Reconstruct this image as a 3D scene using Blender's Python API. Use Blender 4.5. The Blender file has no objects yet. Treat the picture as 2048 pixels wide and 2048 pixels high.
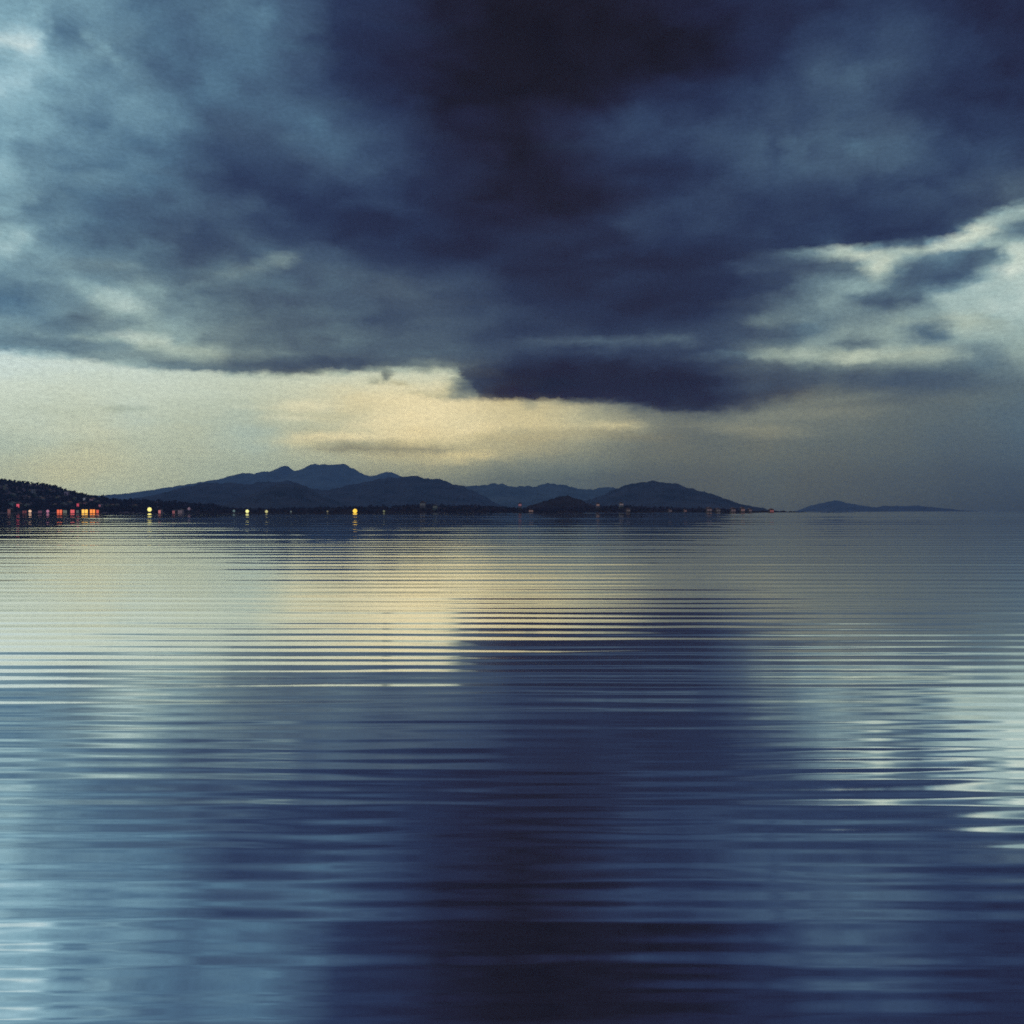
import bpy, bmesh, math, random
import numpy as np
from mathutils import Vector

random.seed(7)
rng = np.random.default_rng(11)
S = bpy.context.scene
COL = S.collection
R = math.radians

# ------------------------------------------------------------------ camera geometry
F = 1967.0            # focal length in photo pixels (55 degree field of view)
CX, HY = 1024.0, 1026.0
EYE = 1.0             # the phone is held a metre above the lake


def X_at(px, Y):
    return (px - CX) / F * Y


def Z_at(py, Y):
    return EYE + (HY - py) / F * Y


# ------------------------------------------------------------------ helpers
def lin(c):
    c = np.asarray(c, float) / 255.0
    return np.where(c <= 0.04045, c / 12.92, ((c + 0.055) / 1.055) ** 2.4)


def sstep(a, b, v):
    t = np.clip((v - a) / (b - a + 1e-9), 0, 1)
    return t * t * (3 - 2 * t)


_tab = rng.random((256, 256))


def vnoise(x, y):
    xi = np.floor(x).astype(int); yi = np.floor(y).astype(int)
    fx = x - xi; fy = y - yi
    fx = fx * fx * (3 - 2 * fx); fy = fy * fy * (3 - 2 * fy)
    a = _tab[xi % 256, yi % 256]; b = _tab[(xi + 1) % 256, yi % 256]
    c = _tab[xi % 256, (yi + 1) % 256]; d = _tab[(xi + 1) % 256, (yi + 1) % 256]
    return (a * (1 - fx) + b * fx) * (1 - fy) + (c * (1 - fx) + d * fx) * fy


def fbm(x, y, o=4):
    s = 0; a = 0.5; n = 0
    for k in range(o):
        s = s + a * vnoise(x * 2 ** k + 17.3 * k, y * 2 ** k + 9.1 * k); n += a; a *= 0.5
    return s / n


def tag(o, label=None, cat=None, group=None, kind=None):
    if label: o['label'] = label
    if cat: o['category'] = cat
    if group: o['group'] = group
    if kind: o['kind'] = kind
    return o


def mesh_obj(name, verts, faces, mat, parent=None, smooth=False):
    me = bpy.data.meshes.new(name)
    me.from_pydata([tuple(v) for v in verts], [], [tuple(f) for f in faces])
    me.update()
    if smooth:
        me.polygons.foreach_set('use_smooth', [True] * len(me.polygons))
    if mat: me.materials.append(mat)
    o = bpy.data.objects.new(name, me)
    COL.objects.link(o)
    if parent: o.parent = parent
    return o


def bm_obj(name, bm, mat, parent=None, smooth=False):
    me = bpy.data.meshes.new(name)
    bmesh.ops.recalc_face_normals(bm, faces=bm.faces[:])
    bm.to_mesh(me); bm.free()
    if smooth:
        me.polygons.foreach_set('use_smooth', [True] * len(me.polygons))
    me.materials.append(mat)
    o = bpy.data.objects.new(name, me)
    COL.objects.link(o)
    if parent: o.parent = parent
    return o


def empty(name, loc, rz=0):
    o = bpy.data.objects.new(name, None)
    o.empty_display_size = 0.5
    COL.objects.link(o)
    o.location = loc; o.rotation_euler = (0, 0, rz)
    return o


def box(bm, x0, x1, y0, y1, z0, z1):
    v = [bm.verts.new(p) for p in ((x0, y0, z0), (x1, y0, z0), (x1, y1, z0), (x0, y1, z0),
                                   (x0, y0, z1), (x1, y0, z1), (x1, y1, z1), (x0, y1, z1))]
    for f in ((0, 3, 2, 1), (4, 5, 6, 7), (0, 1, 5, 4), (1, 2, 6, 5), (2, 3, 7, 6), (3, 0, 4, 7)):
        bm.faces.new([v[i] for i in f])


def lathe(bm, prof, n=16, cx=0, cy=0):
    rings = []
    for r, z in prof:
        rings.append([bm.verts.new((cx + r * math.cos(2 * math.pi * k / n), cy + r * math.sin(2 * math.pi * k / n), z)) for k in range(n)])
    for a, b in zip(rings[:-1], rings[1:]):
        for k in range(n):
            bm.faces.new((a[k], a[(k + 1) % n], b[(k + 1) % n], b[k]))
    bm.faces.new(rings[0][::-1]); bm.faces.new(rings[-1])


# ------------------------------------------------------------------ materials
def principled(name, col, rough=0.8, metal=0.0, var=0.0, scale=1.0):
    m = bpy.data.materials.new(name); m.use_nodes = True
    nt = m.node_tree; b = nt.nodes['Principled BSDF']
    b.inputs['Base Color'].default_value = (*col, 1)
    b.inputs['Roughness'].default_value = rough
    b.inputs['Metallic'].default_value = metal
    if rough > .9: b.inputs['Specular IOR Level'].default_value = 0.0
    if var:
        tc = nt.nodes.new('ShaderNodeTexCoord'); nz = nt.nodes.new('ShaderNodeTexNoise')
        nz.inputs['Scale'].default_value = scale; nz.inputs['Detail'].default_value = 5
        nt.links.new(tc.outputs['Object'], nz.inputs['Vector'])
        cr = nt.nodes.new('ShaderNodeValToRGB')
        cr.color_ramp.elements[0].position = 0.3; cr.color_ramp.elements[1].position = 0.7
        cr.color_ramp.elements[0].color = (*[c * (1 - var) for c in col], 1)
        cr.color_ramp.elements[1].color = (*[c * (1 + var) for c in col], 1)
        nt.links.new(nz.outputs['Fac'], cr.inputs['Fac'])
        nt.links.new(cr.outputs['Color'], b.inputs['Base Color'])
    return m


def glow(name, rgb, strength):
    m = bpy.data.materials.new(name); m.use_nodes = True
    nt = m.node_tree; b = nt.nodes['Principled BSDF']
    c = lin(rgb)
    b.inputs['Base Color'].default_value = (0.3, 0.3, 0.3, 1)
    tc = nt.nodes.new('ShaderNodeTexCoord'); nz = nt.nodes.new('ShaderNodeTexNoise')
    nz.inputs['Scale'].default_value = 0.9
    nt.links.new(tc.outputs['Object'], nz.inputs['Vector'])
    mr = nt.nodes.new('ShaderNodeMapRange')
    mr.inputs['From Min'].default_value = 0.3; mr.inputs['From Max'].default_value = 0.7
    mr.inputs['To Min'].default_value = strength * 0.75; mr.inputs['To Max'].default_value = strength * 1.2
    nt.links.new(nz.outputs['Fac'], mr.inputs['Value'])
    b.inputs['Emission Color'].default_value = (*c, 1)
    nt.links.new(mr.outputs['Result'], b.inputs['Emission Strength'])
    return m


# ------------------------------------------------------------------ world: storm sky
# brightness of the cloud deck and of the clear strips under it, by bearing and elevation
COLS = np.arange(17) * 128.0
DECK_Y = np.array([0, 64, 128, 192, 256, 320, 384, 448, 512, 576, 640, 704, 768, 832], float)
DECK = np.array([
 [150,115,112,102,100, 60, 45, 33, 27, 26, 28, 34, 42, 50, 50, 42, 40],
 [172,122,120,112,112, 66, 42, 31, 27, 25, 26, 32, 42, 60, 60, 44, 38],
 [165,150,122,100,108, 78, 44, 31, 28, 26, 27, 33, 45, 78, 72, 48, 40],
 [150,130,128,104, 96, 84, 48, 31, 28, 30, 36, 42, 62, 76, 66, 48, 42],
 [140,120,126,104, 84, 88, 62, 34, 30, 38, 56, 60, 66, 78, 74, 52, 50],
 [130,112,108, 82, 66, 72, 66, 40, 32, 34, 52, 56, 72, 84, 78, 62, 72],
 [128,110,102, 84, 62, 58, 54, 40, 32, 32, 44, 58, 58, 60, 60, 66, 85],
 [150,108, 92, 80, 78, 60, 46, 42, 36, 36, 50, 52, 50, 54, 56, 60,100],
 [160,138,112,100,100, 78, 54, 46, 44, 44, 40, 44, 52, 56, 60, 70,110],
 [125,130,150,115, 96, 88, 76, 72, 50, 44, 42, 44, 60, 80, 90,100,120],
 [135,120,145,150,115, 96, 86, 76, 58, 50, 46, 58,100,120,130,140,150],
 [125,118,138,150,120, 95, 88, 84, 72, 70, 64, 74,120,140,150,150,155],
 [120,115,120,120,105, 88, 80, 66, 46, 40, 44, 54, 85, 95, 95, 90,100],
 [120,115,115,110,100, 85, 78, 60, 44, 40, 44, 54, 85, 95, 95, 90,100]], float)
DECK[1:10, 9:16] += np.where(DECK[1:10, 9:16] > 33, 6, 0)
DECK[:8, 0:4] += 5; DECK[:6, 0:2] += 12
GAP_Y = np.array([448, 512, 576, 640, 704, 768, 832, 896, 960, 1024, 1088], float)
GAP = np.array([
 [212,212,212,208,205,205,205,200,190,180,120,100,110,160,185,190,165],
 [212,212,212,208,205,205,205,200,190,180,120,100, 90,165,190,195,205],
 [212,212,212,208,205,205,205,200,190,180,120, 80, 75,150,160,180,195],
 [212,212,212,208,205,205,205,200,190,180,120, 75,120,140,150,175,175],
 [214,213,212,208,205,205,206,204,190,180,120, 90,138,160,156,150,165],
 [211,209,206,204,201,204,208,206,196,186,122, 92,100,102, 95, 90,105],
 [199,197,198,190,186,193,206,209,192,182,126,106,122,116,106,102,106],
 [182,188,187,180,176,178,182,184,164,150,114,104,106,102, 97, 93, 92],
 [174,180,178,166,160,150,136,128,110,100, 92, 92, 94, 90, 86, 82, 80],
 [164,166,160,150,144,120,110,104, 95, 88, 82, 86, 87, 84, 80, 76, 72],
 [164,166,160,150,144,120,110,104, 95, 88, 82, 86, 87, 84, 80, 76, 72]], float)
GAP[1:5, 11:13] *= 0.95; GAP[2:5, 13:16] *= 1.01
# warmth: 0 blue storm cloud, 0.5 grey green, 1 cream
WARM_Y = np.array([0, 256, 448, 600, 704, 800, 900, 960, 1024], float)
WARM = np.array([
 [.00,.00,.00,.00,.00,.00,.00,.15,.30,.30,.15,.00,.00,.00,.00,.00,.00],
 [.00,.00,.00,.00,.00,.00,.00,.15,.30,.20,.05,.05,.08,.08,.05,.00,.00],
 [.10,.06,.06,.05,.05,.05,.05,.10,.20,.20,.12,.08,.05,.05,.05,.10,.30],
 [.08,.13,.20,.25,.25,.25,.25,.25,.22,.25,.20,.15,.20,.27,.30,.28,.27],
 [.12,.18,.28,.36,.38,.30,.28,.30,.25,.25,.25,.28,.42,.40,.36,.34,.32],
 [.42,.45,.45,.47,.56,.72,.90,.95,.92,.90,.75,.62,.66,.60,.52,.46,.36],
 [.46,.55,.54,.52,.57,.70,.84,.86,.82,.78,.62,.62,.62,.58,.50,.42,.34],
 [.55,.62,.58,.52,.52,.60,.66,.66,.55,.50,.55,.60,.58,.52,.46,.40,.34],
 [.50,.55,.50,.48,.48,.50,.55,.55,.50,.48,.55,.58,.54,.48,.44,.38,.34]], float)
PAL_G = [0, 26, 36, 50, 65, 85, 105, 130, 160, 185, 215, 255]
PAL = {
 0.0: [(0,0,4),(26,26,42),(33,37,64),(39,51,83),(49,67,99),(63,87,116),(79,110,135),(101,135,155),(128,166,181),(158,192,203),(196,215,216),(240,255,255)],
 0.5: [(0,0,4),(28,27,42),(37,37,58),(44,51,76),(56,65,86),(76,85,98),(94,105,110),(118,130,128),(148,160,148),(174,184,166),(207,215,195),(255,255,240)],
 1.0: [(0,0,4),(31,27,42),(41,38,54),(52,50,66),(66,65,78),(88,85,86),(110,105,95),(138,130,108),(172,160,126),(200,185,142),(230,214,170),(255,255,215)],
}
PAL = {k: np.array(v, float) for k, v in PAL.items()}
PAL[0.0][:6] += 0.12 * (PAL[0.5] - PAL[0.0])[:6]
# base of the deck over the clear strip, and the ragged edge above the bright gap on the right
EDGE = np.array([(-900,690),(0,704),(100,710),(200,717),(300,727),(400,737),(470,741),(560,748),(620,745),(700,739),(780,736),(860,736),
                 (905,742),(930,772),(950,796),(1020,800),(1080,797),(1130,797),(1200,803),(1260,812),(1340,819),(1420,820),(1480,815),(1560,795),(1700,765),(2048,750),(2900,740)], float)
REDGE = np.array([(1400,512),(1480,506),(1560,500),(1650,496),(1720,498),(1780,496),(1850,490),(1900,478),(1935,460),(1965,440),(2000,424),(2048,406),(2500,330)], float)
# cloud wisps: bearing, height, half width, half height, tilt, brightness, strength, warmth (or None)
WISPS = [
 (430,95,170,42,40,106,.6,None),(640,270,130,42,40,98,.6,None),(395,190,110,34,42,88,.55,None),(330,110,60,60,0,98,.4,None),(500,310,110,42,28,62,.6,None),
 (520,395,160,30,15,64,.4,None),(580,60,60,60,0,90,.5,None),(700,90,50,120,0,46,.5,None),(590,175,30,14,20,74,.4,None),
 (350,405,130,36,-4,92,.45,None),(590,432,120,17,14,86,.5,None),(700,455,140,26,24,44,.55,None),(745,330,60,60,30,70,.4,None),(230,300,120,30,0,110,.4,None),
 (30,55,48,80,0,168,.7,None),(42,80,66,22,-6,214,.95,None),(90,135,44,38,20,178,.75,None),(20,140,60,40,0,165,.5,None),(130,62,48,38,10,104,.75,None),(212,104,40,9,48,172,.8,None),
 (175,140,70,30,35,134,.5,None),(262,224,58,30,-5,156,.9,None),(275,238,80,40,0,128,.4,None),(165,238,56,26,20,92,.7,None),(60,230,60,50,20,150,.45,None),
 (15,343,30,24,0,180,.85,None),(60,350,70,30,0,128,.4,None),(70,290,90,18,0,106,.4,None),
 (12,472,50,28,18,196,.9,.14),(70,512,110,20,24,160,.75,.12),(190,490,100,28,0,82,.65,None),(420,482,70,28,-6,66,.6,None),(300,500,60,20,0,106,.4,None),(90,430,120,20,-8,100,.4,None),
 (555,521,42,11,-14,152,.85,.35),(490,536,60,12,-14,130,.75,.3),(440,552,90,16,-8,112,.5,.3),(500,512,40,10,10,70,.5,.1),(215,535,60,14,5,136,.55,.3),(230,592,60,13,18,182,.8,.2),(275,620,70,14,24,182,.75,.24),(320,655,90,18,22,164,.6,.3),(310,684,58,11,14,204,.95,.34),
 (390,706,110,16,8,166,.7,.45),(215,676,60,8,3,158,.7,.3),(205,643,60,15,0,102,.7,.2),(15,610,75,26,0,94,.7,.0),(40,660,60,16,10,136,.5,.25),(120,690,150,9,3,108,.6,.2),(330,727,120,7,4,108,.7,.25),
 (600,729,160,13,0,72,.7,.25),(430,640,200,36,0,100,.2,.3),(870,729,60,8,0,132,.7,.5),(640,684,170,10,2,104,.4,.3),(600,600,140,30,0,86,.4,.2),(730,560,120,18,14,92,.5,.3),(850,610,120,22,8,86,.4,.3),
 (1690,120,30,70,10,78,.45,None),(1680,138,58,36,0,100,.65,None),(1700,80,60,60,0,60,.4,None),(1690,275,160,24,-4,98,.6,None),(1720,330,130,20,-4,76,.4,None),(1560,215,90,22,0,76,.45,None),(1540,300,14,40,0,52,.4,None),(1330,262,125,38,0,66,.55,None),(1200,240,60,20,0,44,.4,None),(1270,432,64,24,0,66,.6,None),(1360,410,80,14,-5,62,.4,None),
 (1190,400,105,36,0,28,.6,.3),(1330,340,110,16,3,36,.5,.1),(1110,60,160,90,0,25,.5,.3),(1560,425,220,36,0,48,.55,None),(1740,455,150,28,-3,50,.65,.0),(1900,230,120,60,0,44,.4,None),(2000,320,70,30,0,72,.4,None),(1180,560,120,20,-4,58,.4,.2),(1080,480,90,22,-20,56,.4,.3),
 (1200,684,190,8,-1,96,.65,.28),(1400,690,80,9,14,100,.6,.3),(1200,757,175,40,4,34,.9,.3),(1340,774,130,32,4,40,.7,.2),(1430,705,60,16,10,60,.5,.2),
 (890,790,56,4,3,70,.9,.4),(945,770,34,20,-12,52,.85,.3),(1060,808,16,5,0,110,.6,.6),(1250,560,180,60,0,38,.45,.2),(1330,640,170,16,0,42,.65,.2),(1000,690,60,20,0,66,.4,.2),(1420,580,90,50,0,44,.5,.1),
 (1635,511,75,8,-1,158,.6,.4),(1600,538,130,17,2,76,.95,.2),(1700,540,50,20,10,108,.7,.3),(1690,507,30,8,0,206,.85,.45),(1735,508,24,10,10,206,.8,.45),(1770,530,38,24,-15,206,.9,.45),
 (1860,500,70,9,-8,210,.8,.42),(1925,478,60,12,-24,220,.85,.45),(1985,476,44,16,20,220,.75,.42),(2010,520,40,30,0,208,.6,.4),
 (1848,545,60,30,-8,78,.95,.1),(1905,552,60,22,-16,80,.9,.1),(1895,520,60,18,-10,96,.7,.15),(1955,513,48,19,-10,82,.95,.15),(1990,518,26,12,0,110,.7,.2),(1815,575,40,20,0,92,.7,.15),
 (1778,601,64,16,2,74,1.,.15),(1735,597,26,10,0,100,.6,.2),(1830,610,40,8,0,120,.5,.3),(2040,458,56,17,-18,92,.95,.2),(1990,440,40,10,-10,160,.5,.3),
 (1602,650,44,20,0,94,.95,.2),(1620,642,56,20,30,124,.5,.3),(1480,668,120,14,3,70,.8,.2),(1590,664,60,10,0,92,.6,.2),(1545,640,70,7,-2,140,.6,.4),(1690,635,110,20,0,124,.45,.25),
 (1716,686,56,10,-4,100,.9,.3),(1854,662,44,24,0,86,1.,.15),(1850,640,50,8,0,156,.5,.4),(1960,712,54,24,0,108,.9,.25),(1930,650,70,16,0,176,.5,.55),(1700,711,200,12,0,178,.75,.46),(1640,750,170,16,2,90,.7,.3),(1700,735,120,8,0,120,.4,.4),
 (1850,758,140,22,-5,80,.75,.2),(1940,770,80,10,-6,98,.5,.2),(1720,792,64,8,-6,138,.35,.6),(1560,770,120,12,-5,84,.6,.3),(1600,806,120,7,-4,130,.3,.6),(1960,800,90,14,0,118,.4,.5),
 (775,752,8,11,0,104,.9,.6),(752,762,11,5,0,142,.85,.7),(808,763,20,4,0,148,.85,.8),(840,822,95,55,0,218,.55,1.),(955,860,50,12,-8,218,.6,1.),(730,800,60,14,20,202,.4,.9),(700,830,40,10,-20,190,.5,.8),
 (790,897,125,10,2,126,.75,.85),(700,902,60,6,0,126,.6,.85),(252,818,42,5,2,172,.8,.5),(480,818,40,4,-2,206,.6,.6),(110,822,60,4,0,190,.5,.5),(230,884,70,4,0,166,.7,.6),(600,818,50,7,-3,206,.6,.85),(600,840,60,5,-3,208,.6,.85),(620,858,90,5,2,176,.6,.7),(650,880,100,5,-3,206,.6,.95),(1235,868,85,8,2,120,.75,.9),
 (1235,849,60,8,3,196,.75,.95),(940,912,60,9,-2,194,.8,.95),(1080,880,110,8,0,162,.6,.95),(1050,905,120,6,0,170,.5,.9),(1500,858,110,10,4,138,.6,.8),(1620,826,140,8,-2,134,.5,.7),(1300,905,200,18,0,106,.4,.7),(650,925,120,10,0,168,.3,.6),(150,930,120,30,0,184,.4,.8),(500,870,60,40,0,178,.4,.25),
 (2030,850,60,60,0,92,.4,.1),(615,810,62,8,-3,216,.7,.85),(650,832,80,6,2,182,.6,.75),(560,838,60,5,-2,212,.6,.75),(590,852,100,5,2,180,.6,.6),
 (710,872,140,6,-2,216,.7,1.),(760,846,70,8,-12,214,.5,1.),(700,812,40,16,20,196,.5,.9),(1090,850,120,10,4,196,.5,.95),(1110,866,110,6,2,166,.6,.9),(870,868,60,6,4,196,.5,1.),
 (330,842,120,5,0,188,.4,.4),(420,790,120,6,0,206,.4,.45),(160,862,120,10,0,200,.4,.6),
]


def grid2(cols, rows, tab, x, y):
    x = np.clip(x, cols[0], cols[-1]); y = np.clip(y, rows[0], rows[-1])
    i = np.clip(np.searchsorted(cols, x) - 1, 0, len(cols) - 2)
    j = np.clip(np.searchsorted(rows, y) - 1, 0, len(rows) - 2)
    fx = (x - cols[i]) / (cols[i + 1] - cols[i]); fy = (y - rows[j]) / (rows[j + 1] - rows[j])
    fx = 0.5 * fx + 0.5 * fx * fx * (3 - 2 * fx); fy = 0.5 * fy + 0.5 * fy * fy * (3 - 2 * fy)
    return (tab[j, i] * (1 - fx) + tab[j, i + 1] * fx) * (1 - fy) + (tab[j + 1, i] * (1 - fx) + tab[j + 1, i + 1] * fx) * fy


def sky_rgb(x, y):
    """linear sky colour at bearing x, height y (arrays)"""
    wx = (fbm(x / 120, y / 70, 4) - 0.5); wy = (fbm(x / 120 + 40, y / 60 + 9, 4) - 0.5)
    wx = wx + 0.45 * (fbm(x / 42 + 3, y / 26 + 8, 3) - 0.5); wy = wy + 0.45 * (fbm(x / 40 + 13, y / 24 + 2, 3) - 0.5)
    wx = wx + 1.1 * (fbm(x / 260 + 31, y / 190 + 3, 2) - 0.5)
    xs = x + 46 * wx; ys = y + 30 * wy
    gd = grid2(COLS, DECK_Y, DECK, xs, ys)
    gg = grid2(COLS, GAP_Y, GAP, xs, y + 14 * wy)
    w = grid2(COLS, WARM_Y, WARM, xs, ys)
    e = np.interp(x - 14 + 34 * wx, EDGE[:, 0], EDGE[:, 1]) + 14 * (fbm(x / 60, y * 0 + 3.3, 4) - 0.5)
    soft = np.interp(x, [0, 900, 1400, 1520, 1700], [13, 9, 11, 32, 45])
    m1 = sstep(e - soft * .6, e + soft * .7, y)
    re = np.interp(x, REDGE[:, 0], REDGE[:, 1]) + 22 * (fbm(x / 45 + 7, y * 0 + 1.7, 4) - 0.5)
    m2 = sstep(re - 9, re + 11, y) * sstep(1530, 1690, xs)
    m = np.maximum(m1, m2)
    g = gd * (1 - m) + gg * m
    rag = 1.15 * (fbm(x / 46 + 71, y / 27 + 13, 4) - 0.5)             # torn, lumpy outlines
    for cx, cy, rx, ry, rot, G, a, t in WISPS:
        k = (1.0 if cx < 1450 else 0.5) if cy < 740 else 0.4
        dx = x + k * 30 * wx - cx; dy = y + k * 20 * wy - cy
        c, s = math.cos(R(rot)), math.sin(R(rot))
        u = (dx * c + dy * s) / rx; v = (-dx * s + dy * c) / ry
        q = np.exp(-0.62 * np.maximum(u * u + v * v + rag, 0) ** 1.5) * a
        g = g * (1 - q) + G * q
        if t is not None: w = w * (1 - q) + t * q
    # billows: patches with a crisp lower edge, stretched along the horizon lower down
    st = np.interp(y, [-400, 0, 500, 720], [1.3, 1.0, 0.62, 0.42])
    fb = fbm((x + 90 * wx) / 150 + 11, (y + 60 * wy) / (100 * st) + 4, 3)
    bil = sstep(.38, .60, fb) - .5 + 0.28 * (sstep(.38, .62, fbm((x + 60 * wx) / 62 + 2, (y + 40 * wy) / (46 * st) + 21, 2)) - .5)
    g = g * (1 + 0.12 * bil * (1 - m1) * (1 - .45 * m2))
    # mottled underside of the deck
    n = fbm(x / 52, y / 34, 5) - 0.5
    g = g * (1 + (0.24 * (1 - m1) + 0.03) * n)
    w = w + 0.15 * (fbm(x / 90 + 5, y / 80 + 3, 3) - 0.5)
    # out of the frame: even dark overcast
    far = 1 - sstep(-420, -30, y)
    g = g * (1 - far) + 44 * far; w = w * (1 - far) + 0.1 * far
    w = np.clip(w, 0, 1)
    out = []
    for ch in range(3):
        p0, p5, p1 = (np.interp(g, PAL_G, PAL[k][:, ch]) for k in (0.0, 0.5, 1.0))
        out.append(np.where(w < .5, p0 + (p5 - p0) * w * 2, p5 + (p1 - p5) * (w - .5) * 2))
    return lin(np.stack(out, -1))


AZ = R(33.0)
HAZE_DENS, HAZE_TOP, HAZE_X, HAZE_Y = 9e-5, 470.0, 9500.0, 9600.0
HAZE_GLOW = np.array([0.030, 0.062, 0.160])


def sky_rows():
    """the sky as stops along the bearing, one row per elevation"""
    row = []
    hs = []
    h = -6.0
    while h < 1500:
        hs.append(h)
        h += 9 if 185 <= h < 330 else (12 if h < 185 else (13 if h < 640 else (18 if h < 1050 else 110)))
    for h in hs:
        e = math.atan(h / F)
        halves = []
        for a0, a1 in ((-AZ, 0.0), (0.0, AZ), (-math.pi, math.pi)):
            au = np.linspace(a0, a1, 901)
            tx = np.tan(np.clip(au, -AZ, AZ)) + 1.4 * (au - np.clip(au, -AZ, AZ)) * np.clip((math.pi - np.abs(au)) / 1.2, 0, 1)
            au = np.clip(au, -1.2, 1.2)
            y = HY - math.tan(e) * np.sqrt(1 + np.minimum(tx * tx, 0.55)) * F
            c = sky_rgb(CX + tx * F, y)
            # the thin haze in front of the sky dims and veils it a little: allow for it
            if h > -1:
                Lh = np.minimum(HAZE_TOP / max(math.sin(e), 1e-4), np.minimum(HAZE_Y / (math.cos(e) * np.cos(au)), HAZE_X / (math.cos(e) * np.abs(np.sin(au)) + 1e-6)))
                Th = np.exp(-HAZE_DENS * Lh)[:, None]
                c = np.maximum((c - HAZE_GLOW * (1 - Th)) / Th, 0.25 * c)
            cp = np.cbrt(np.maximum(c, 0))
            idx = [0, len(au) - 1]
            while len(idx) < 32:                       # up to 32 stops that follow the row best
                idx.sort()
                rec = np.stack([np.interp(np.arange(len(au)), idx, cp[idx, k]) for k in range(3)], -1)
                err = np.abs(rec - cp).sum(-1)
                j = int(err.argmax())
                if err[j] < 0.006: break
                idx.append(j)
            idx.sort()
            halves.append(([j / (len(au) - 1) for j in idx], c[idx]))
        row.append((e, halves))
    return row


def sky_band(rows, e0):
    """node group: blends the rows of one band of elevations over the colour that comes in"""
    g = bpy.data.node_groups.new('cloud_band', 'ShaderNodeTree')
    for nm, ty in (('round', 'NodeSocketFloat'), ('aside', 'NodeSocketFloat'), ('west', 'NodeSocketFloat'), ('east', 'NodeSocketFloat'), ('side', 'NodeSocketFloat'), ('elevation', 'NodeSocketFloat'), ('below', 'NodeSocketColor')):
        g.interface.new_socket(nm, in_out='INPUT', socket_type=ty)
    g.interface.new_socket('colour', in_out='OUTPUT', socket_type='NodeSocketColor')
    N = g.nodes; made = []
    gi = N.new('NodeGroupInput')
    for e, halves in rows:
        rr = []
        for pos, cc in halves:
            ramp = N.new('ShaderNodeValToRGB'); cr = ramp.color_ramp; cr.interpolation = 'LINEAR'
            cr.elements[0].color = (*cc[0], 1); cr.elements[1].color = (*cc[-1], 1)
            for p, q in zip(pos[1:-1], cc[1:-1]):
                cr.elements.new(p).color = (*q, 1)
            rr.append(ramp)
        made.append((e, rr, N.new('ShaderNodeMixRGB'), N.new('ShaderNodeMixRGB'), N.new('ShaderNodeMapRange'), N.new('ShaderNodeMixRGB')))
    go = N.new('NodeGroupOutput'); L = g.links
    prev = gi.outputs['below']
    for e, rr, half, full, mr, mx in made:
        L.new(gi.outputs['west'], rr[0].inputs['Fac']); L.new(gi.outputs['east'], rr[1].inputs['Fac'])
        L.new(gi.outputs['side'], half.inputs[0]); L.new(rr[0].outputs[0], half.inputs[1]); L.new(rr[1].outputs[0], half.inputs[2])
        L.new(gi.outputs['round'], rr[2].inputs['Fac']); L.new(gi.outputs['aside'], full.inputs[0]); L.new(half.outputs[0], full.inputs[1]); L.new(rr[2].outputs[0], full.inputs[2])
        mr.inputs['From Min'].default_value = e0; mr.inputs['From Max'].default_value = e
        L.new(gi.outputs['elevation'], mr.inputs['Value'])
        L.new(mr.outputs[0], mx.inputs[0]); L.new(prev, mx.inputs[1]); L.new(full.outputs[0], mx.inputs[2])
        prev = mx.outputs[0]; e0 = e
    L.new(prev, go.inputs[0])
    return g


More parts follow.
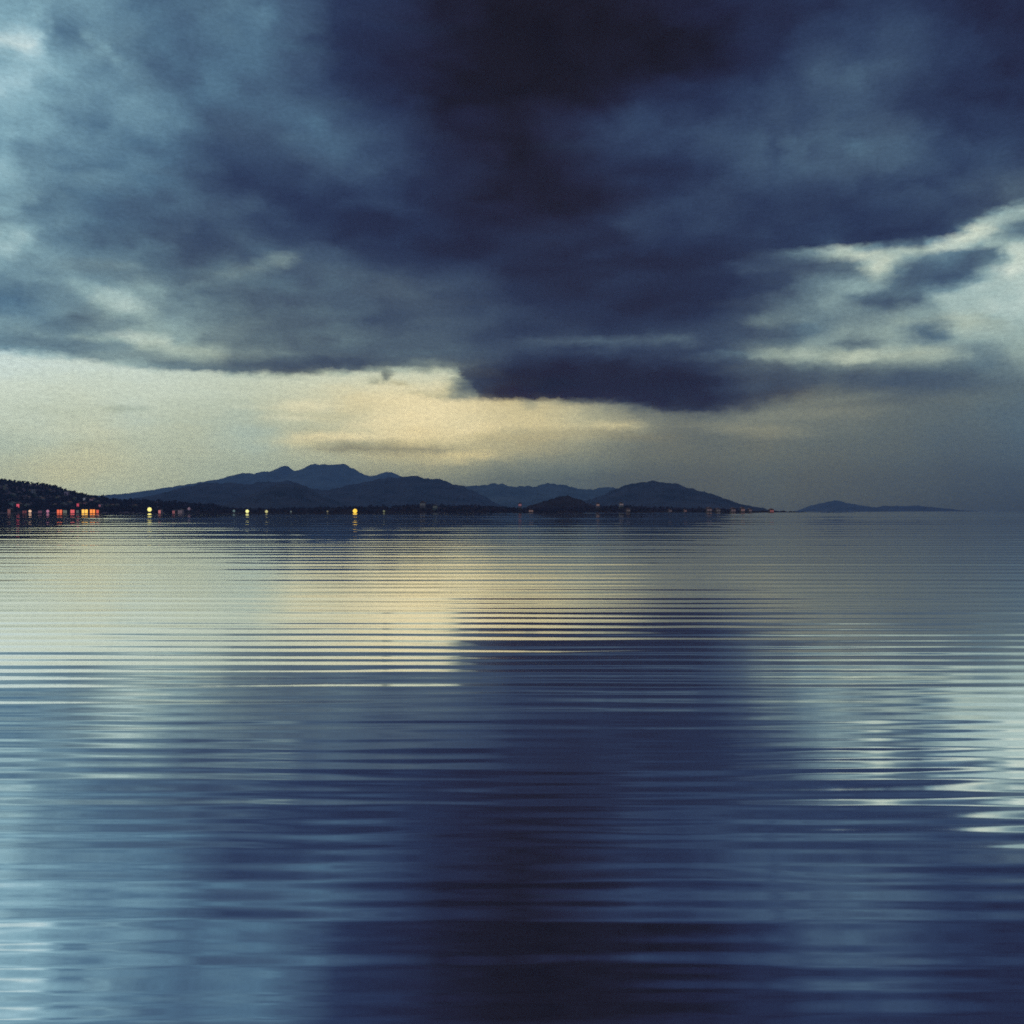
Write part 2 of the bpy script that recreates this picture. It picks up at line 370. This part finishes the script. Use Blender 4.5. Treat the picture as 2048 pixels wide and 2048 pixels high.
def build_world():
    W = bpy.data.worlds.new('World'); S.world = W; W.use_nodes = True
    nt = W.node_tree; N = nt.nodes; L = nt.links
    bg = N['Background']
    tc = N.new('ShaderNodeTexCoord')
    sep = N.new('ShaderNodeSeparateXYZ'); L.new(tc.outputs['Generated'], sep.inputs[0])

    def math_(op, a, b=None, c=None):
        n = N.new('ShaderNodeMath'); n.operation = op
        for i, v in enumerate((a, b, c)):
            if v is None: continue
            if isinstance(v, (int, float)): n.inputs[i].default_value = v
            else: L.new(v, n.inputs[i])
        return n.outputs[0]
    az = math_('ARCTAN2', sep.outputs[0], sep.outputs[1])
    el = math_('ARCSINE', sep.outputs[2])
    # small ragged drift so that no cloud edge is smooth
    cmb = N.new('ShaderNodeCombineXYZ')
    L.new(math_('MULTIPLY', az, 60.0), cmb.inputs[0]); L.new(math_('MULTIPLY', el, 110.0), cmb.inputs[1])
    nz = N.new('ShaderNodeTexNoise'); nz.inputs['Scale'].default_value = 1.0; nz.inputs['Detail'].default_value = 5
    nz.inputs['Roughness'].default_value = 0.6
    L.new(cmb.outputs[0], nz.inputs['Vector'])
    sc = N.new('ShaderNodeSeparateColor'); L.new(nz.outputs['Color'], sc.inputs[0])
    azw = math_('MULTIPLY_ADD', sc.outputs[0], 0.022, math_('ADD', az, -0.011))
    elw = math_('MULTIPLY_ADD', sc.outputs[1], 0.010, math_('ADD', el, -0.005))
    def range_(v, a, b):
        n = N.new('ShaderNodeMapRange'); n.inputs['From Min'].default_value = a; n.inputs['From Max'].default_value = b
        L.new(v, n.inputs['Value']); return n.outputs[0]
    west = range_(azw, -AZ, 0.0); east = range_(azw, 0.0, AZ); side = math_('GREATER_THAN', azw, 0.0)
    rnd = range_(azw, -math.pi, math.pi); aside = range_(math_('ABSOLUTE', azw), R(29.5), R(32.5))
    rows = sky_rows(); prev = None; e0 = rows[0][0] - 1e-4
    for k in range(0, len(rows), 8):
        n = N.new('ShaderNodeGroup'); n.node_tree = sky_band(rows[k:k + 8], e0); e0 = rows[min(k + 7, len(rows) - 1)][0]
        for nm, v in (('round', rnd), ('aside', aside), ('west', west), ('east', east), ('side', side), ('elevation', elw), ('below', prev)):
            if v is not None: L.new(v, n.inputs[nm])
        prev = n.outputs[0]
    # fine cloud mottling
    nf = N.new('ShaderNodeTexNoise'); nf.inputs['Scale'].default_value = 3.2; nf.inputs['Detail'].default_value = 6; nf.inputs['Roughness'].default_value = 0.62
    L.new(cmb.outputs[0], nf.inputs['Vector'])
    amt = N.new('ShaderNodeMapRange'); amt.inputs['From Min'].default_value = 0.25; amt.inputs['From Max'].default_value = 0.75
    amt.inputs['To Min'].default_value = 0.86; amt.inputs['To Max'].default_value = 1.15
    L.new(nf.outputs['Fac'], amt.inputs['Value'])
    sclr = N.new('ShaderNodeVectorMath'); sclr.operation = 'SCALE'
    L.new(prev, sclr.inputs[0]); L.new(amt.outputs[0], sclr.inputs['Scale'])
    # thin daylight of the clear sky above the clouds
    sky = N.new('ShaderNodeTexSky'); sky.sky_type = 'NISHITA'; sky.sun_disc = False
    sky.sun_elevation = SUN_EL; sky.sun_rotation = SUN_AZ
    bg2 = N.new('ShaderNodeBackground'); L.new(sky.outputs[0], bg2.inputs['Color']); bg2.inputs['Strength'].default_value = 0.0004
    L.new(sclr.outputs[0], bg.inputs['Color']); bg.inputs['Strength'].default_value = 1.0
    add = N.new('ShaderNodeAddShader'); L.new(bg.outputs[0], add.inputs[0]); L.new(bg2.outputs[0], add.inputs[1])
    L.new(add.outputs[0], N['World Output'].inputs['Surface'])
    W.cycles.sampling_method = 'MANUAL'; W.cycles.sample_map_resolution = 512


SUN_EL, SUN_AZ = R(64), R(-20)
build_world()
sun = bpy.data.lights.new('sun', 'SUN'); sun.energy = 0.92; sun.angle = R(20); sun.color = (1, 0.97, 0.92)
so = bpy.data.objects.new('sun', sun); COL.objects.link(so)
sd = Vector((math.sin(SUN_AZ) * math.cos(SUN_EL), math.cos(SUN_AZ) * math.cos(SUN_EL), math.sin(SUN_EL)))
so.rotation_euler = (-sd).to_track_quat('-Z', 'Y').to_euler()

# ------------------------------------------------------------------ water
def build_water():
    def sp(d): return np.minimum(np.maximum(0.19 * np.power(d, 0.75) * (1 + 0.55 * np.clip((d - 430) / 500, 0, 1)), 4.6), 1.1 * d + 0.02)        # apparent spacing of the ripples
    ds = [1500.0]
    while ds[-1] > 0.212:
        ds.append(ds[-1] - min(float(sp(np.array(ds[-1]))) / 13, max(ds[-1] * 0.08, 0.02)))
    d = np.array(ds)
    Y = EYE * F / d
    lam = sp(d) * Y / d                                                 # true wavelength, grows with distance offshore
    ph = np.concatenate([[0], np.cumsum(np.diff(-d) * 2 * math.pi / (0.5 * (sp(d[1:]) + sp(d[:-1]))))])
    # side to side positions, as tangent of bearing
    t = np.concatenate([-np.geomspace(5, 0.72, 26), np.linspace(-0.68, 0.68, 220), np.geomspace(0.72, 5, 26)])
    T, P = np.meshgrid(t, ph); LAM = np.meshgrid(t, lam)[1]; D = np.meshgrid(t, d)[1]
    YY = np.meshgrid(t, Y)[1]; XX = T * (YY + 0.6)
    lx = np.log(YY)
    drift = (1.9 + np.clip(D / 700, 0, 1.2)) * (fbm(T * 2.1 + 5, lx * 3.0, 3) - 0.5) + 1.3 * (fbm(T * 7 + 50, lx * 9.0, 2) - 0.5)
    amp = 0.45 + 1.1 * fbm(T * 1.5 + 9, P / 14, 3)
    # gentler where the view grazes the far water
    sl = 0.0118 * np.interp(D, [0, 1, 6, 9, 25, 60, 140], [.4, .5, .5, .38, .48, .8, 1.1]) * np.interp(D, [0, 300, 600, 1024], [1, 1, 1.2, 1.9])
    k1 = sl * LAM / (2 * math.pi)
    Zs = amp * k1 * (np.cos(P + drift) + (0.22 - 0.12 * np.clip(D / 700, 0, 1)) * np.cos(2 * P + 2 * drift + 0.8))
    Zs += 0.42 * k1 * 1.73 * np.cos(P / 1.73 + 1.3 + 2 * drift) * (0.4 + fbm(T * 2 + 80, P / 9, 2))
    Zs += 0.30 * k1 * 3.1 * np.cos(P / 3.1 + 0.4 - 1.6 * drift)
    V = np.stack([XX, YY, Zs], -1)
    # calm water running back under and behind the camera
    back = []
    for yb in (1.0, -4.0, -40.0):
        row = V[0].copy(); row[:, 1] = yb; row[:, 0] = t * (2.0 if yb > 0 else 60.0); row[:, 2] = 0; back.append(row)
    V = np.concatenate([np.array(back[::-1]), V], 0)
    nr, nc = V.shape[:2]
    idx = np.arange(nr * nc).reshape(nr, nc)
    faces = np.stack([idx[:-1, :-1], idx[:-1, 1:], idx[1:, 1:], idx[1:, :-1]], -1).reshape(-1, 4)
    me = bpy.data.meshes.new('water')
    me.vertices.add(nr * nc); me.vertices.foreach_set('co', V.reshape(-1))
    me.loops.add(len(faces) * 4); me.loops.foreach_set('vertex_index', faces.reshape(-1).astype(np.int32))
    me.polygons.add(len(faces)); me.polygons.foreach_set('loop_start', np.arange(0, len(faces) * 4, 4, dtype=np.int32))
    me.polygons.foreach_set('use_smooth', np.ones(len(faces), bool))
    me.update(); me.validate()
    m = bpy.data.materials.new('lake_water'); m.use_nodes = True
    b = m.node_tree.nodes['Principled BSDF']
    b.inputs['Base Color'].default_value = (0.93, 0.95, 0.97, 1); b.inputs['Metallic'].default_value = 1.0; b.inputs['Roughness'].default_value = 0.03
    me.materials.append(m)
    o = bpy.data.objects.new('water', me); COL.objects.link(o)
    tag(o, 'still lake mirroring the storm clouds in fine horizontal ripples', 'water', kind='structure')


build_water()

# ------------------------------------------------------------------ hills
M_far = principled('far_forest', (0.065, 0.085, 0.105), 0.95, var=0.35, scale=0.006)  # some of the distant blue haze is put into this base colour
M_mid = principled('forest_slope', (0.040, 0.042, 0.060), 0.95, var=0.4, scale=0.010)  # dusk blue is put into this forest colour too
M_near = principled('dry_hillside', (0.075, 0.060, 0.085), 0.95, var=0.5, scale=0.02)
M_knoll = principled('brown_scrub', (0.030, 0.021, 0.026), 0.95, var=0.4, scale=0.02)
HILLS = {}


def hill(key, name, prof, Y0, front, back, mat, label, rough=1.0, seed=0, nx=420, ny=60, spur=0.35, cat='hill'):
    """a ridge whose crest stands at distance Y0; prof = skyline as bearing and height"""
    prof = np.array(prof, float)
    px = np.linspace(prof[0, 0], prof[-1, 0], nx)
    xs = X_at(px, Y0)
    H = Z_at(np.interp(px, prof[:, 0], prof[:, 1]), Y0)
    k = np.array([1, 3, 5, 3, 1.]); k /= k.sum()
    for _ in range(1): H[2:-2] = np.convolve(H, k, 'valid')
    u = Y0 / F                                         # metres per photo pixel

    def height(x, y):
        w = (y - Y0) / np.where(y < Y0, front, back)
        s = np.clip(1 - np.abs(w) ** 1.35, 0, 1)
        base = np.interp(x, xs, H, left=-2, right=-2)
        n = fbm(x / (34 * u) + seed, y / (front * 0.42) + seed * 1.7, 4)
        h = base * s * (1 - spur * np.clip(1 - s, 0, 1) * 1.6 * n)
        h = h + rough * u * (12.0 * (fbm(x / (12 * u) + seed * 3.1, y / (40 * u) + seed, 5) - 0.47) + 3.0 * (fbm(x / (4 * u) + seed, y / (9 * u), 3) - 0.45)) * np.clip(base / (6 * u), 0, 1) * np.clip(s * 3, 0, 1)
        return h - 1.5 * (s <= 0.02)
    ys = np.concatenate([Y0 - front * np.linspace(1.02, 0, int(ny * .7)) ** 1.2, Y0 + back * np.linspace(0.05, 1.02, int(ny * .3))])
    PX, YY = np.meshgrid(xs, ys)
    Z = height(PX, YY)
    V = np.stack([PX, YY, Z], -1); nr, nc = Z.shape
    idx = np.arange(nr * nc).reshape(nr, nc)
    Fc = np.stack([idx[:-1, :-1], idx[:-1, 1:], idx[1:, 1:], idx[1:, :-1]], -1).reshape(-1, 4)
    o = mesh_obj(name, V.reshape(-1, 3), Fc.tolist(), mat, smooth=True)
    tag(o, label, cat, kind='structure')
    HILLS[key] = (height, Y0, front, back)
    return o


def ground_hit(key, px, py):
    height, Y0, front, back = HILLS[key]
    for Y in np.linspace(Y0 - front, Y0, 400):
        x = X_at(px, Y)
        z = float(height(np.array(x), np.array(Y)))
        if z >= Z_at(py, Y) and z > 0.2: return x, Y, z
    return None


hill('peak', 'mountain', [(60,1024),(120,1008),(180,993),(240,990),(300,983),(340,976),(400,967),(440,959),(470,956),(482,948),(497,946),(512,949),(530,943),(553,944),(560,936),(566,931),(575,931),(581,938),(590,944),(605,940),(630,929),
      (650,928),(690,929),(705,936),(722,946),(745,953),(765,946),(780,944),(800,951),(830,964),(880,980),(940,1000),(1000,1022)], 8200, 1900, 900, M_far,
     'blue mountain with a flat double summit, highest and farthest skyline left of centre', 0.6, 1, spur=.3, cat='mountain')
hill('mid', 'ridge', [(230,1023),(300,1000),(345,986),(400,969),(440,967),(480,969),(540,966),(580,962),(610,974),(650,982),(690,972),(740,962),(775,957),(805,955),(835,953),(858,957),(890,963),(920,972),(950,984),(985,1003),(1020,1020),(1040,1025)],
     4300, 900, 600, M_mid, 'dark navy forested ridge in front of the blue mountain', 0.8, 2)
hill('spur', 'ridge', [(440,1024),(490,1000),(530,982),(560,970),(585,966),(610,974),(640,992),(690,1010),(740,1022)], 3200, 520, 450, M_mid,
     'dark wooded spur low in front of the navy ridge', 0.8, 3)
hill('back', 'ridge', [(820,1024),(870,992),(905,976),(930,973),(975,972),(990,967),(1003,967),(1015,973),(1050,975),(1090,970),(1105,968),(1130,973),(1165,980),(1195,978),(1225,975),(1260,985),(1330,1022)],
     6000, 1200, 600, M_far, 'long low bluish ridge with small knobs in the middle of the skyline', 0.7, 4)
hill('right', 'hill', [(1110,1024),(1150,1012),(1180,999),(1215,985),(1248,972),(1282,964),(1300,963),(1325,964),(1350,968),(1385,978),(1430,993),(1465,1008),(1485,1018),(1505,1024)],
     3700, 700, 500, M_mid, 'rounded dark hill right of centre, sloping down to the right', 0.7, 5)
hill('knoll', 'hill', [(1030,1025),(1060,1014),(1085,1005),(1110,997),(1128,993),(1145,995),(1165,1001),(1185,1011),(1205,1021),(1215,1025)],
     1950, 240, 250, M_knoll, 'small blackish brown knoll at the waterline in the centre', 0.9, 6)
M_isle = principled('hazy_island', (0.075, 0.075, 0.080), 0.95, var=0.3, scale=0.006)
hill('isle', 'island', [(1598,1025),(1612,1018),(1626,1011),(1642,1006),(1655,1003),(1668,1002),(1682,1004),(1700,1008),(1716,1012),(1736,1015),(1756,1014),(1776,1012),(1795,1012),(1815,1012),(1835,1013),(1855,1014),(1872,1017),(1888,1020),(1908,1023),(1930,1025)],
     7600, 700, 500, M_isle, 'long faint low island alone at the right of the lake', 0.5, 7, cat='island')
hill('shore', 'shore', [(300,1025),(330,1020),(380,1018),(420,1017),(450,1020),(520,1021),(640,1020),(720,1016),(780,1017),(850,1012),(900,1015),(940,1014),(1000,1017),(1050,1020),(1100,1020),(1180,1016),(1230,1014),(1280,1017),(1330,1020),(1400,1020),(1450,1022),(1490,1022.6),(1510,1023.8),(1535,1024.4),(1560,1024.6),(1580,1025.6)],
     1680, 380, 220, M_knoll, 'low dark brown strip of shore along the foot of the hills', 1.0, 8, nx=700, spur=.2, cat='shore')
hill('town', 'hill', [(-420,930),(-200,940),(-60,956),(0,962),(50,968),(100,976),(130,984),(160,992),(200,998),(240,1003),(300,1006),(345,1009),(400,1012),(430,1016),(455,1020),(480,1025)],
     1650, 430, 300, M_near, 'dark purple hillside with a small town at the left edge', 1.0, 9, nx=520, ny=90, spur=.15)

# woodland that roughens the town hill and the shore: nobody could count it
M_leaf = principled('dusk_foliage', (0.050, 0.032, 0.058), 0.95, var=0.3, scale=0.15)


def woodland(name, key, n, pxr, size, label, seed):
    r = random.Random(seed)
    height, Y0, front, back = HILLS[key]
    V = []; Fc = []
    for _ in range(n):
        px = r.uniform(*pxr); Y = Y0 - front * r.uniform(-0.1, 0.93)
        x = X_at(px, Y); z = float(height(np.array(x), np.array(Y)))
        if z < 1.0: continue
        s = size * r.uniform(.5, 1.25)
        for c in range(3):                             # each tree: three ragged leaf clumps
            cx = x + r.uniform(-.5, .5) * s; cy = Y + r.uniform(-.4, .4) * s; cz = z + s * (0.35 + 0.35 * c) * r.uniform(.8, 1.1)
            b = len(V); q = s * (.62 - .12 * c)
            for i in range(9):
                th = 2.4 * i; zz = 1 - 2 * (i + .5) / 9; rr = math.sqrt(1 - zz * zz) * q * r.uniform(.6, 1.2)
                V.append((cx + rr * math.cos(th), cy + rr * math.sin(th), cz + zz * q * r.uniform(.7, 1.1)))
            for f in ((0,1,2),(0,2,3),(0,3,1),(1,4,2),(2,5,3),(3,6,1),(1,6,4),(2,4,5),(3,5,6),(4,7,5),(5,8,6),(6,7,4),(5,7,8),(6,8,7)):
                Fc.append(tuple(b + i for i in f))
    o = mesh_obj(name, V, Fc, M_leaf)
    tag(o, label, 'woodland', kind='stuff')


woodland('woodland', 'town', 5200, (-120, 470), 3.3, 'dark woodland covering the town hillside at the left', 1)
woodland('woodland', 'shore', 2600, (310, 1490), 2.6, 'dark low woodland along the far shore', 2)

# ------------------------------------------------------------------ buildings and lamps
M_wall = [principled('pale_plaster', (0.30, 0.27, 0.30), .9, var=.15, scale=.3), principled('mauve_plaster', (0.22, 0.16, 0.21), .9, var=.15, scale=.3),
          principled('brown_brick', (0.10, 0.06, 0.05), .9, var=.2, scale=.4), principled('grey_render', (0.16, 0.17, 0.18), .9, var=.15, scale=.3)]
M_roof = [principled('slate_roof', (0.05, 0.05, 0.07), .8, var=.2, scale=.5), principled('tile_roof', (0.12, 0.05, 0.04), .85, var=.2, scale=.5)]
M_dark = principled('dark_glass', (0.02, 0.025, 0.03), .15)
M_pole = principled('galvanised_pole', (0.25, 0.25, 0.27), .5, .6)
_gl = {}


def G_(rgb, s):
    k = (rgb, s)
    if k not in _gl: _gl[k] = glow('glowing_glass', rgb, s)  # lamps and lit windows; dim house fronts share a faint glow
    return _gl[k]


def house(x, Y, z, w, d, h, wall, roof, lit=None, n=2, gable=True, lit_h=.45, rz=0.0, name='house'):
    """z is the ground at the front door; lit = emission material of the windows"""
    t = empty(name, (x, Y, z), rz)
    bm = bmesh.new(); box(bm, -w/2, w/2, 0, d, -1.6, h)
    bm_obj('wall', bm, wall, t)
    o = .35; rh = w * .28 if gable else .35
    if gable:
        bm = bmesh.new()
        a = [bm.verts.new(p) for p in ((-w/2-o, -o, h), (w/2+o, -o, h), (0, -o, h+rh), (-w/2-o, d+o, h), (w/2+o, d+o, h), (0, d+o, h+rh))]
        for f in ((0,1,2),(3,5,4),(0,2,5,3),(1,4,5,2),(0,3,4,1)): bm.faces.new([a[i] for i in f])
        bm_obj('roof', bm, roof, t)
    else:
        bm = bmesh.new(); box(bm, -w/2-o, w/2+o, -o*2, d+o, h+.003, h+rh); bm_obj('roof', bm, roof, t)
    ww = w / n
    for i in range(n):
        cx = -w/2 + ww * (i + .5)
        bm = bmesh.new(); box(bm, cx - ww*.40, cx + ww*.40, -.06, -.004, h*(.5 - lit_h), h*(.5 + lit_h))
        wn = bm_obj('window', bm, lit or M_dark, t)
        bm = bmesh.new(); y0, y1 = -.11, -.062
        zz0, zz1 = h*(.5 - lit_h), h*(.5 + lit_h)
        box(bm, cx - .05, cx + .05, y0, y1, zz0, zz1); box(bm, cx - ww*.42, cx + ww*.42, y0-.02, y1, zz0 - .12, zz0)
        bm_obj('frame', bm, roof, wn)
    bm = bmesh.new(); box(bm, w/2 + .004, w/2 + .07, d*.3, d*.3 + 1.0, -.1, 2.0)
    bm_obj('door', bm, roof, t)
    return t


def lamp(px, py, Y, dia_px, mat, label, z0=0.0, group=None):
    x = X_at(px, Y); zc = Z_at(py, Y); r = dia_px / F * Y / 2
    t = empty('lamp_post', (x, Y, z0))
    zc -= z0
    bm = bmesh.new(); lathe(bm, [(.32, -2), (.32, .25), (.18, .4)], 12); bm_obj('base', bm, M_pole, t)
    bm = bmesh.new(); lathe(bm, [(.13, .4), (.09, max(zc - r * .97, .6))], 10); bm_obj('pole', bm, M_pole, t)
    bm = bmesh.new(); lathe(bm, [(r * math.sin(a), zc - r * math.cos(a)) for a in np.linspace(.2, math.pi - .25, 14)], 20); bm_obj('globe', bm, mat, t, True)
    bm = bmesh.new(); lathe(bm, [(r * .27, zc + r * .972), (r * .22, zc + r * 1.06), (.02, zc + r * 1.15)], 12); bm_obj('cap', bm, M_pole, t)
    tag(t, label, 'street lamp', group)
    return t


# waterfront buildings of the town, by bearing: (x, y_top, w, base rise, colour, strength ...)
WF = 1235.0
u = WF / F
ORANGE, YEL, RED, PINK, PEACH = (255,140,40), (255,190,70), (225,85,70), (225,95,110), (255,200,160)
th = HILLS['town'][0]


def front_building(px, w_px, h_px, lit, n, label, wall=2, gable=False, rise=0.0, lit_h=.44, Y=WF):
    k = Y / F
    x = X_at(px, Y)
    t = house(x, Y, max(0.35, float(th(np.array(x), np.array(Y + 3)))*0 + .35) + rise, w_px*k, 7.0, h_px*k, M_wall[wall], M_roof[0], lit, n, gable, lit_h, name='waterfront_building')
    tag(t, label, 'building', 'waterfront buildings of the town')
    return t


front_building(18, 7, 9, G_((150,70,60), 0.45), 1, 'narrow dim brown building, leftmost on the waterfront', gable=True)
front_building(49, 9, 6, G_((140,20,20), 0.45), 2, 'low building with a faint dark red front left of the peach lamp')
front_building(80, 8, 6, G_((140,40,80), 0.33), 2, 'low building with a faint magenta front right of the peach lamp', 1)
front_building(119, 11, 8, G_((240,100,50), 1.17), 2, 'building with a red and orange lit front, left of the grey one', 2)
front_building(130, 8, 7, G_((130,130,110), 0.52), 2, 'building with a dull grey front beside the red and orange one', 3)
front_building(145, 10, 8, G_((225,85,85), 1.04), 1, 'building with an evenly pinkish red lit front', 2)
front_building(155, 6, 7, G_((110,115,110), 0.33), 1, 'narrow grey building with a faint glow added to its window, between the pinkish and the yellow fronts', 3)  # unlit building; a faint grey glow is put into its window
front_building(169.5, 13, 8.5, G_(YEL, 1.49), 2, 'shop with the brightest yellow orange lit front', 2)
front_building(185, 11, 8.5, G_(ORANGE, 1.43), 2, 'shop with a bright deep orange front, right of the yellow one', 2)
front_building(195, 6, 7.5, G_((235,90,50), 0.91), 1, 'narrow shop with a red lit front at the right end of the bright row', 2)
front_building(319, 5.5, 7, G_((215,110,100), 0.72), 1, 'small salmon lit hut on the shore right of the tall yellow lamp', 1, True)
front_building(347, 6, 6, G_((170,60,60), 0.52), 1, 'small dim red lit hut on the shore, midway between two lamp posts', 2, True)
front_building(360, 9, 7, G_((120,70,80), 0.33), 2, 'wide dim mauve hut on the shore left of the mauve lamp', 1, True)

# lamps
lamp(60, 1022.5, 1180, 5.5, G_(PEACH, .9), 'small peach globe lamp near the left end of the waterfront')
lamp(95.5, 1022.5, 1180, 5.5, G_((225,130,165), .6), 'small dim pink globe lamp on the left waterfront')
lamp(299, 1019, 1000, 8.2, G_((255,240,130), 1.25), 'tall yellow globe lamp standing at the water right of the town')
lamp(378, 1017.5, 1050, 5.5, G_((150,95,120), .35), 'very dim mauve globe lamp on a thin pole by the shore')
lamp(468, 1022, 1270, 5, G_((110,150,145), .3), 'faint teal globe lamp left of the two pale yellow lamps')
lamp(494.5, 1022.5, 1270, 6.5, G_((255,250,150), 1.25), 'pale yellow globe lamp, the brighter and left one of a pair')
lamp(533, 1023, 1270, 5.5, G_((225,215,130), .8), 'pale yellow globe lamp, the dimmer and right one of a pair')
lamp(582, 1023.3, 1275, 3.4, G_((110,120,90), .35), 'tiny faint greenish lamp right of the pale yellow pair')
lamp(655, 1023, 1275, 3.6, G_((150,130,50), .4), 'tiny faint amber lamp left of the big golden lamp')
lamp(710, 1022, 1270, 8.6, G_((255,205,40), 1.3), 'big golden globe lamp at the foot of the ridge')
lamp(768, 1022.5, 1275, 4.5, G_((130,130,40), .4), 'faint olive lamp right of the big golden lamp')

# houses up the town hill
def slope_house(px, py, w_px, h_px, wall, roof, lit, n, label, group=None, gable=True):
    p = ground_hit('town', px, py + h_px / 2)
    if p is None: return
    x, Y, z = p; k = Y / F
    t = house(x, Y - 3, z + .3, w_px*k, 7, h_px*k, wall, roof, lit, n, gable, .42, rz=random.uniform(-.2, .2))
    tag(t, label, 'house', group)


slope_house(38, 1012.5, 7, 8, M_wall[2], M_roof[1], G_((235,75,100), .85), 1, 'house with a bright pinkish red window above the left waterfront')
slope_house(157.5, 1011, 6, 8, M_wall[2], M_roof[1], G_((220,60,85), .75), 1, 'house with a crimson window above the yellow shop')
slope_house(170, 999, 5, 6, M_wall[0], M_roof[0], G_((150,150,165), .35), 1, 'small whitish house high above the yellow shop')
slope_house(184, 1001.5, 8, 7, M_wall[1], M_roof[1], G_((130,80,110), .3), 2, 'wide mauve house high above the orange shop')
slope_house(170, 1009, 6, 6, M_wall[1], M_roof[1], G_((120,45,70), .3), 1, 'dim plum house just right of the crimson window')
slope_house(201, 1013, 5, 7, M_wall[1], M_roof[0], G_((190,100,120), .4), 1, 'house with a dull rose window right above the bright row')
slope_house(65, 985, 5, 8, M_wall[0], M_roof[0], G_((110,120,160), .25), 1, 'narrow bluish grey house high on the left hillside')
slope_house(134, 988, 8, 8, M_wall[1], M_roof[0], G_((110,80,125), .25), 2, 'dim violet house near the crest of the town hill')
slope_house(52, 1013, 8, 6, M_wall[3], M_roof[0], G_((70,90,70), .25), 2, 'dim olive green house right of the pinkish red window')
slope_house(24, 1010, 9, 7, M_wall[3], M_roof[0], G_((50,80,90), .2), 2, 'dim teal house left of the pinkish red window')
for k in range(34):
    px = random.uniform(-10, 290); top = np.interp(px, [0, 50, 100, 160, 200, 240, 300], [964, 970, 978, 994, 1000, 1006, 1010])
    py = random.uniform(top + 5, 1014)
    if abs(px - 38) < 9 or abs(px - 158) < 9 or abs(px - 178) < 16: continue
    slope_house(px, py, random.uniform(5, 8), random.uniform(4.5, 6.5), M_wall[random.choice((1, 1, 3, 0))], random.choice(M_roof), None, 2,
                'small unlit house half lost among dark trees on the town hillside', 'unlit houses scattered over the town hillside')


# houses on the far shore, from the middle to the right
def far_house(px, py, w_px, h_px, Y, lit, label, wall=2, n=2, gable=True, rise=None):
    k = Y / F; x = X_at(px, Y)
    z = Z_at(py + h_px / 2, Y)
    t = house(x, Y, z, w_px*k, 9, h_px*k, M_wall[wall], M_roof[1], lit, n, gable, .28)
    bm = bmesh.new(); box(bm, -w_px*k*.5 + .01, w_px*k*.5 - .01, .01, 8.99, -z - 1.5, -1.6); bm_obj('foundation', bm, M_wall[2], t)
    tag(t, label, 'house', 'lit houses along the far shore')


far_house(845, 1009, 11, 8, 1420, G_((110,85,85), 0.12), 'dim brown house under the dark ridge, left of the knoll', 1)
far_house(870, 1014, 9, 7, 1420, G_((100,80,60), 0.12), 'dim ochre house beside the brown house under the ridge', 3)
far_house(1040, 1010, 7, 7, 1480, G_((205,115,125), 0.28), 'house with a soft pink front left of the dark knoll', 1, 1)
far_house(1062, 1022, 9, 5, 1290, G_((190,125,100), 0.25), 'low peach lit house at the water by the left foot of the knoll')
far_house(1196, 1010, 7, 6, 1450, G_((200,145,125), 0.25), 'house with a pale peach front at the right foot of the knoll', 1, 1)
far_house(1243, 1009, 8, 5, 1480, G_((185,150,150), 0.25), 'whitish house on the slope right of the knoll', 0)
far_house(1257, 1021, 7, 6, 1290, G_((120,60,35), 0.19), 'tiny dim orange house at the water under the whitish house')
far_house(1341, 1022, 6, 5, 1290, G_((125,40,30), 0.19), 'tiny dark red lit house under the middle of the right hill')
far_house(1371, 1022, 5, 5, 1290, G_((165,75,60), 0.22), 'tiny orange red lit house under the right hill')
far_house(1419, 1020, 10, 7, 1290, G_((135,65,60), 0.22), 'wide dull red lit house where the right hill begins to end')
far_house(1437, 1021, 8, 6, 1290, G_((105,55,55), 0.19), 'dull maroon house close right of the wide dull red house')
far_house(1467, 1021, 9, 7, 1290, G_((130,60,60), 0.22), 'dull red house left of the orange one at the tip of the right hill')
far_house(1486, 1020, 8, 8, 1290, G_((165,85,65), 0.25), 'dull orange lit house at the very tip of the right hill')
far_house(1501, 1021, 6, 6, 1290, G_((135,70,70), 0.22), 'rose lit house just off the tip of the right hill')
far_house(1544, 1022, 8, 6, 1290, G_((205,75,55), 0.31), 'red lit house alone on the spit between hill and island')

# ------------------------------------------------------------------ haze
bm = bmesh.new(); box(bm, -HAZE_X, HAZE_X, -300, HAZE_Y, -3, HAZE_TOP + EYE)
mh = bpy.data.materials.new('haze'); mh.use_nodes = True
nt = mh.node_tree; nt.nodes.remove(nt.nodes['Principled BSDF'])
pv = nt.nodes.new('ShaderNodeVolumePrincipled')
pv.inputs['Color'].default_value = (0.22, 0.44, 1.0, 1); pv.inputs['Density'].default_value = HAZE_DENS; pv.inputs['Anisotropy'].default_value = 0.0
nt.links.new(pv.outputs[0], nt.nodes['Material Output'].inputs['Volume'])
hz = bm_obj('haze', bm, mh)
tag(hz, 'thin bluish evening haze over the lake and hills', 'haze', kind='stuff')

# ------------------------------------------------------------------ camera and render settings
cam = bpy.data.cameras.new('camera'); co = bpy.data.objects.new('camera', cam); COL.objects.link(co)
co.location = (0, 0, EYE); co.rotation_euler = (R(90), 0, 0)
cam.sensor_width = 36; cam.lens = 36 * F / 2048; cam.clip_start = 0.05; cam.clip_end = 40000
cam.shift_y = (HY - 1024) / 2048
S.camera = co
S.view_settings.view_transform = 'Standard'; S.view_settings.look = 'None'; S.view_settings.exposure = 0; S.view_settings.gamma = 1
S.cycles.use_denoising = False
S.cycles.max_bounces = 6; S.cycles.volume_bounces = 0; S.cycles.glossy_bounces = 4
S.cycles.filter_width = 1.7
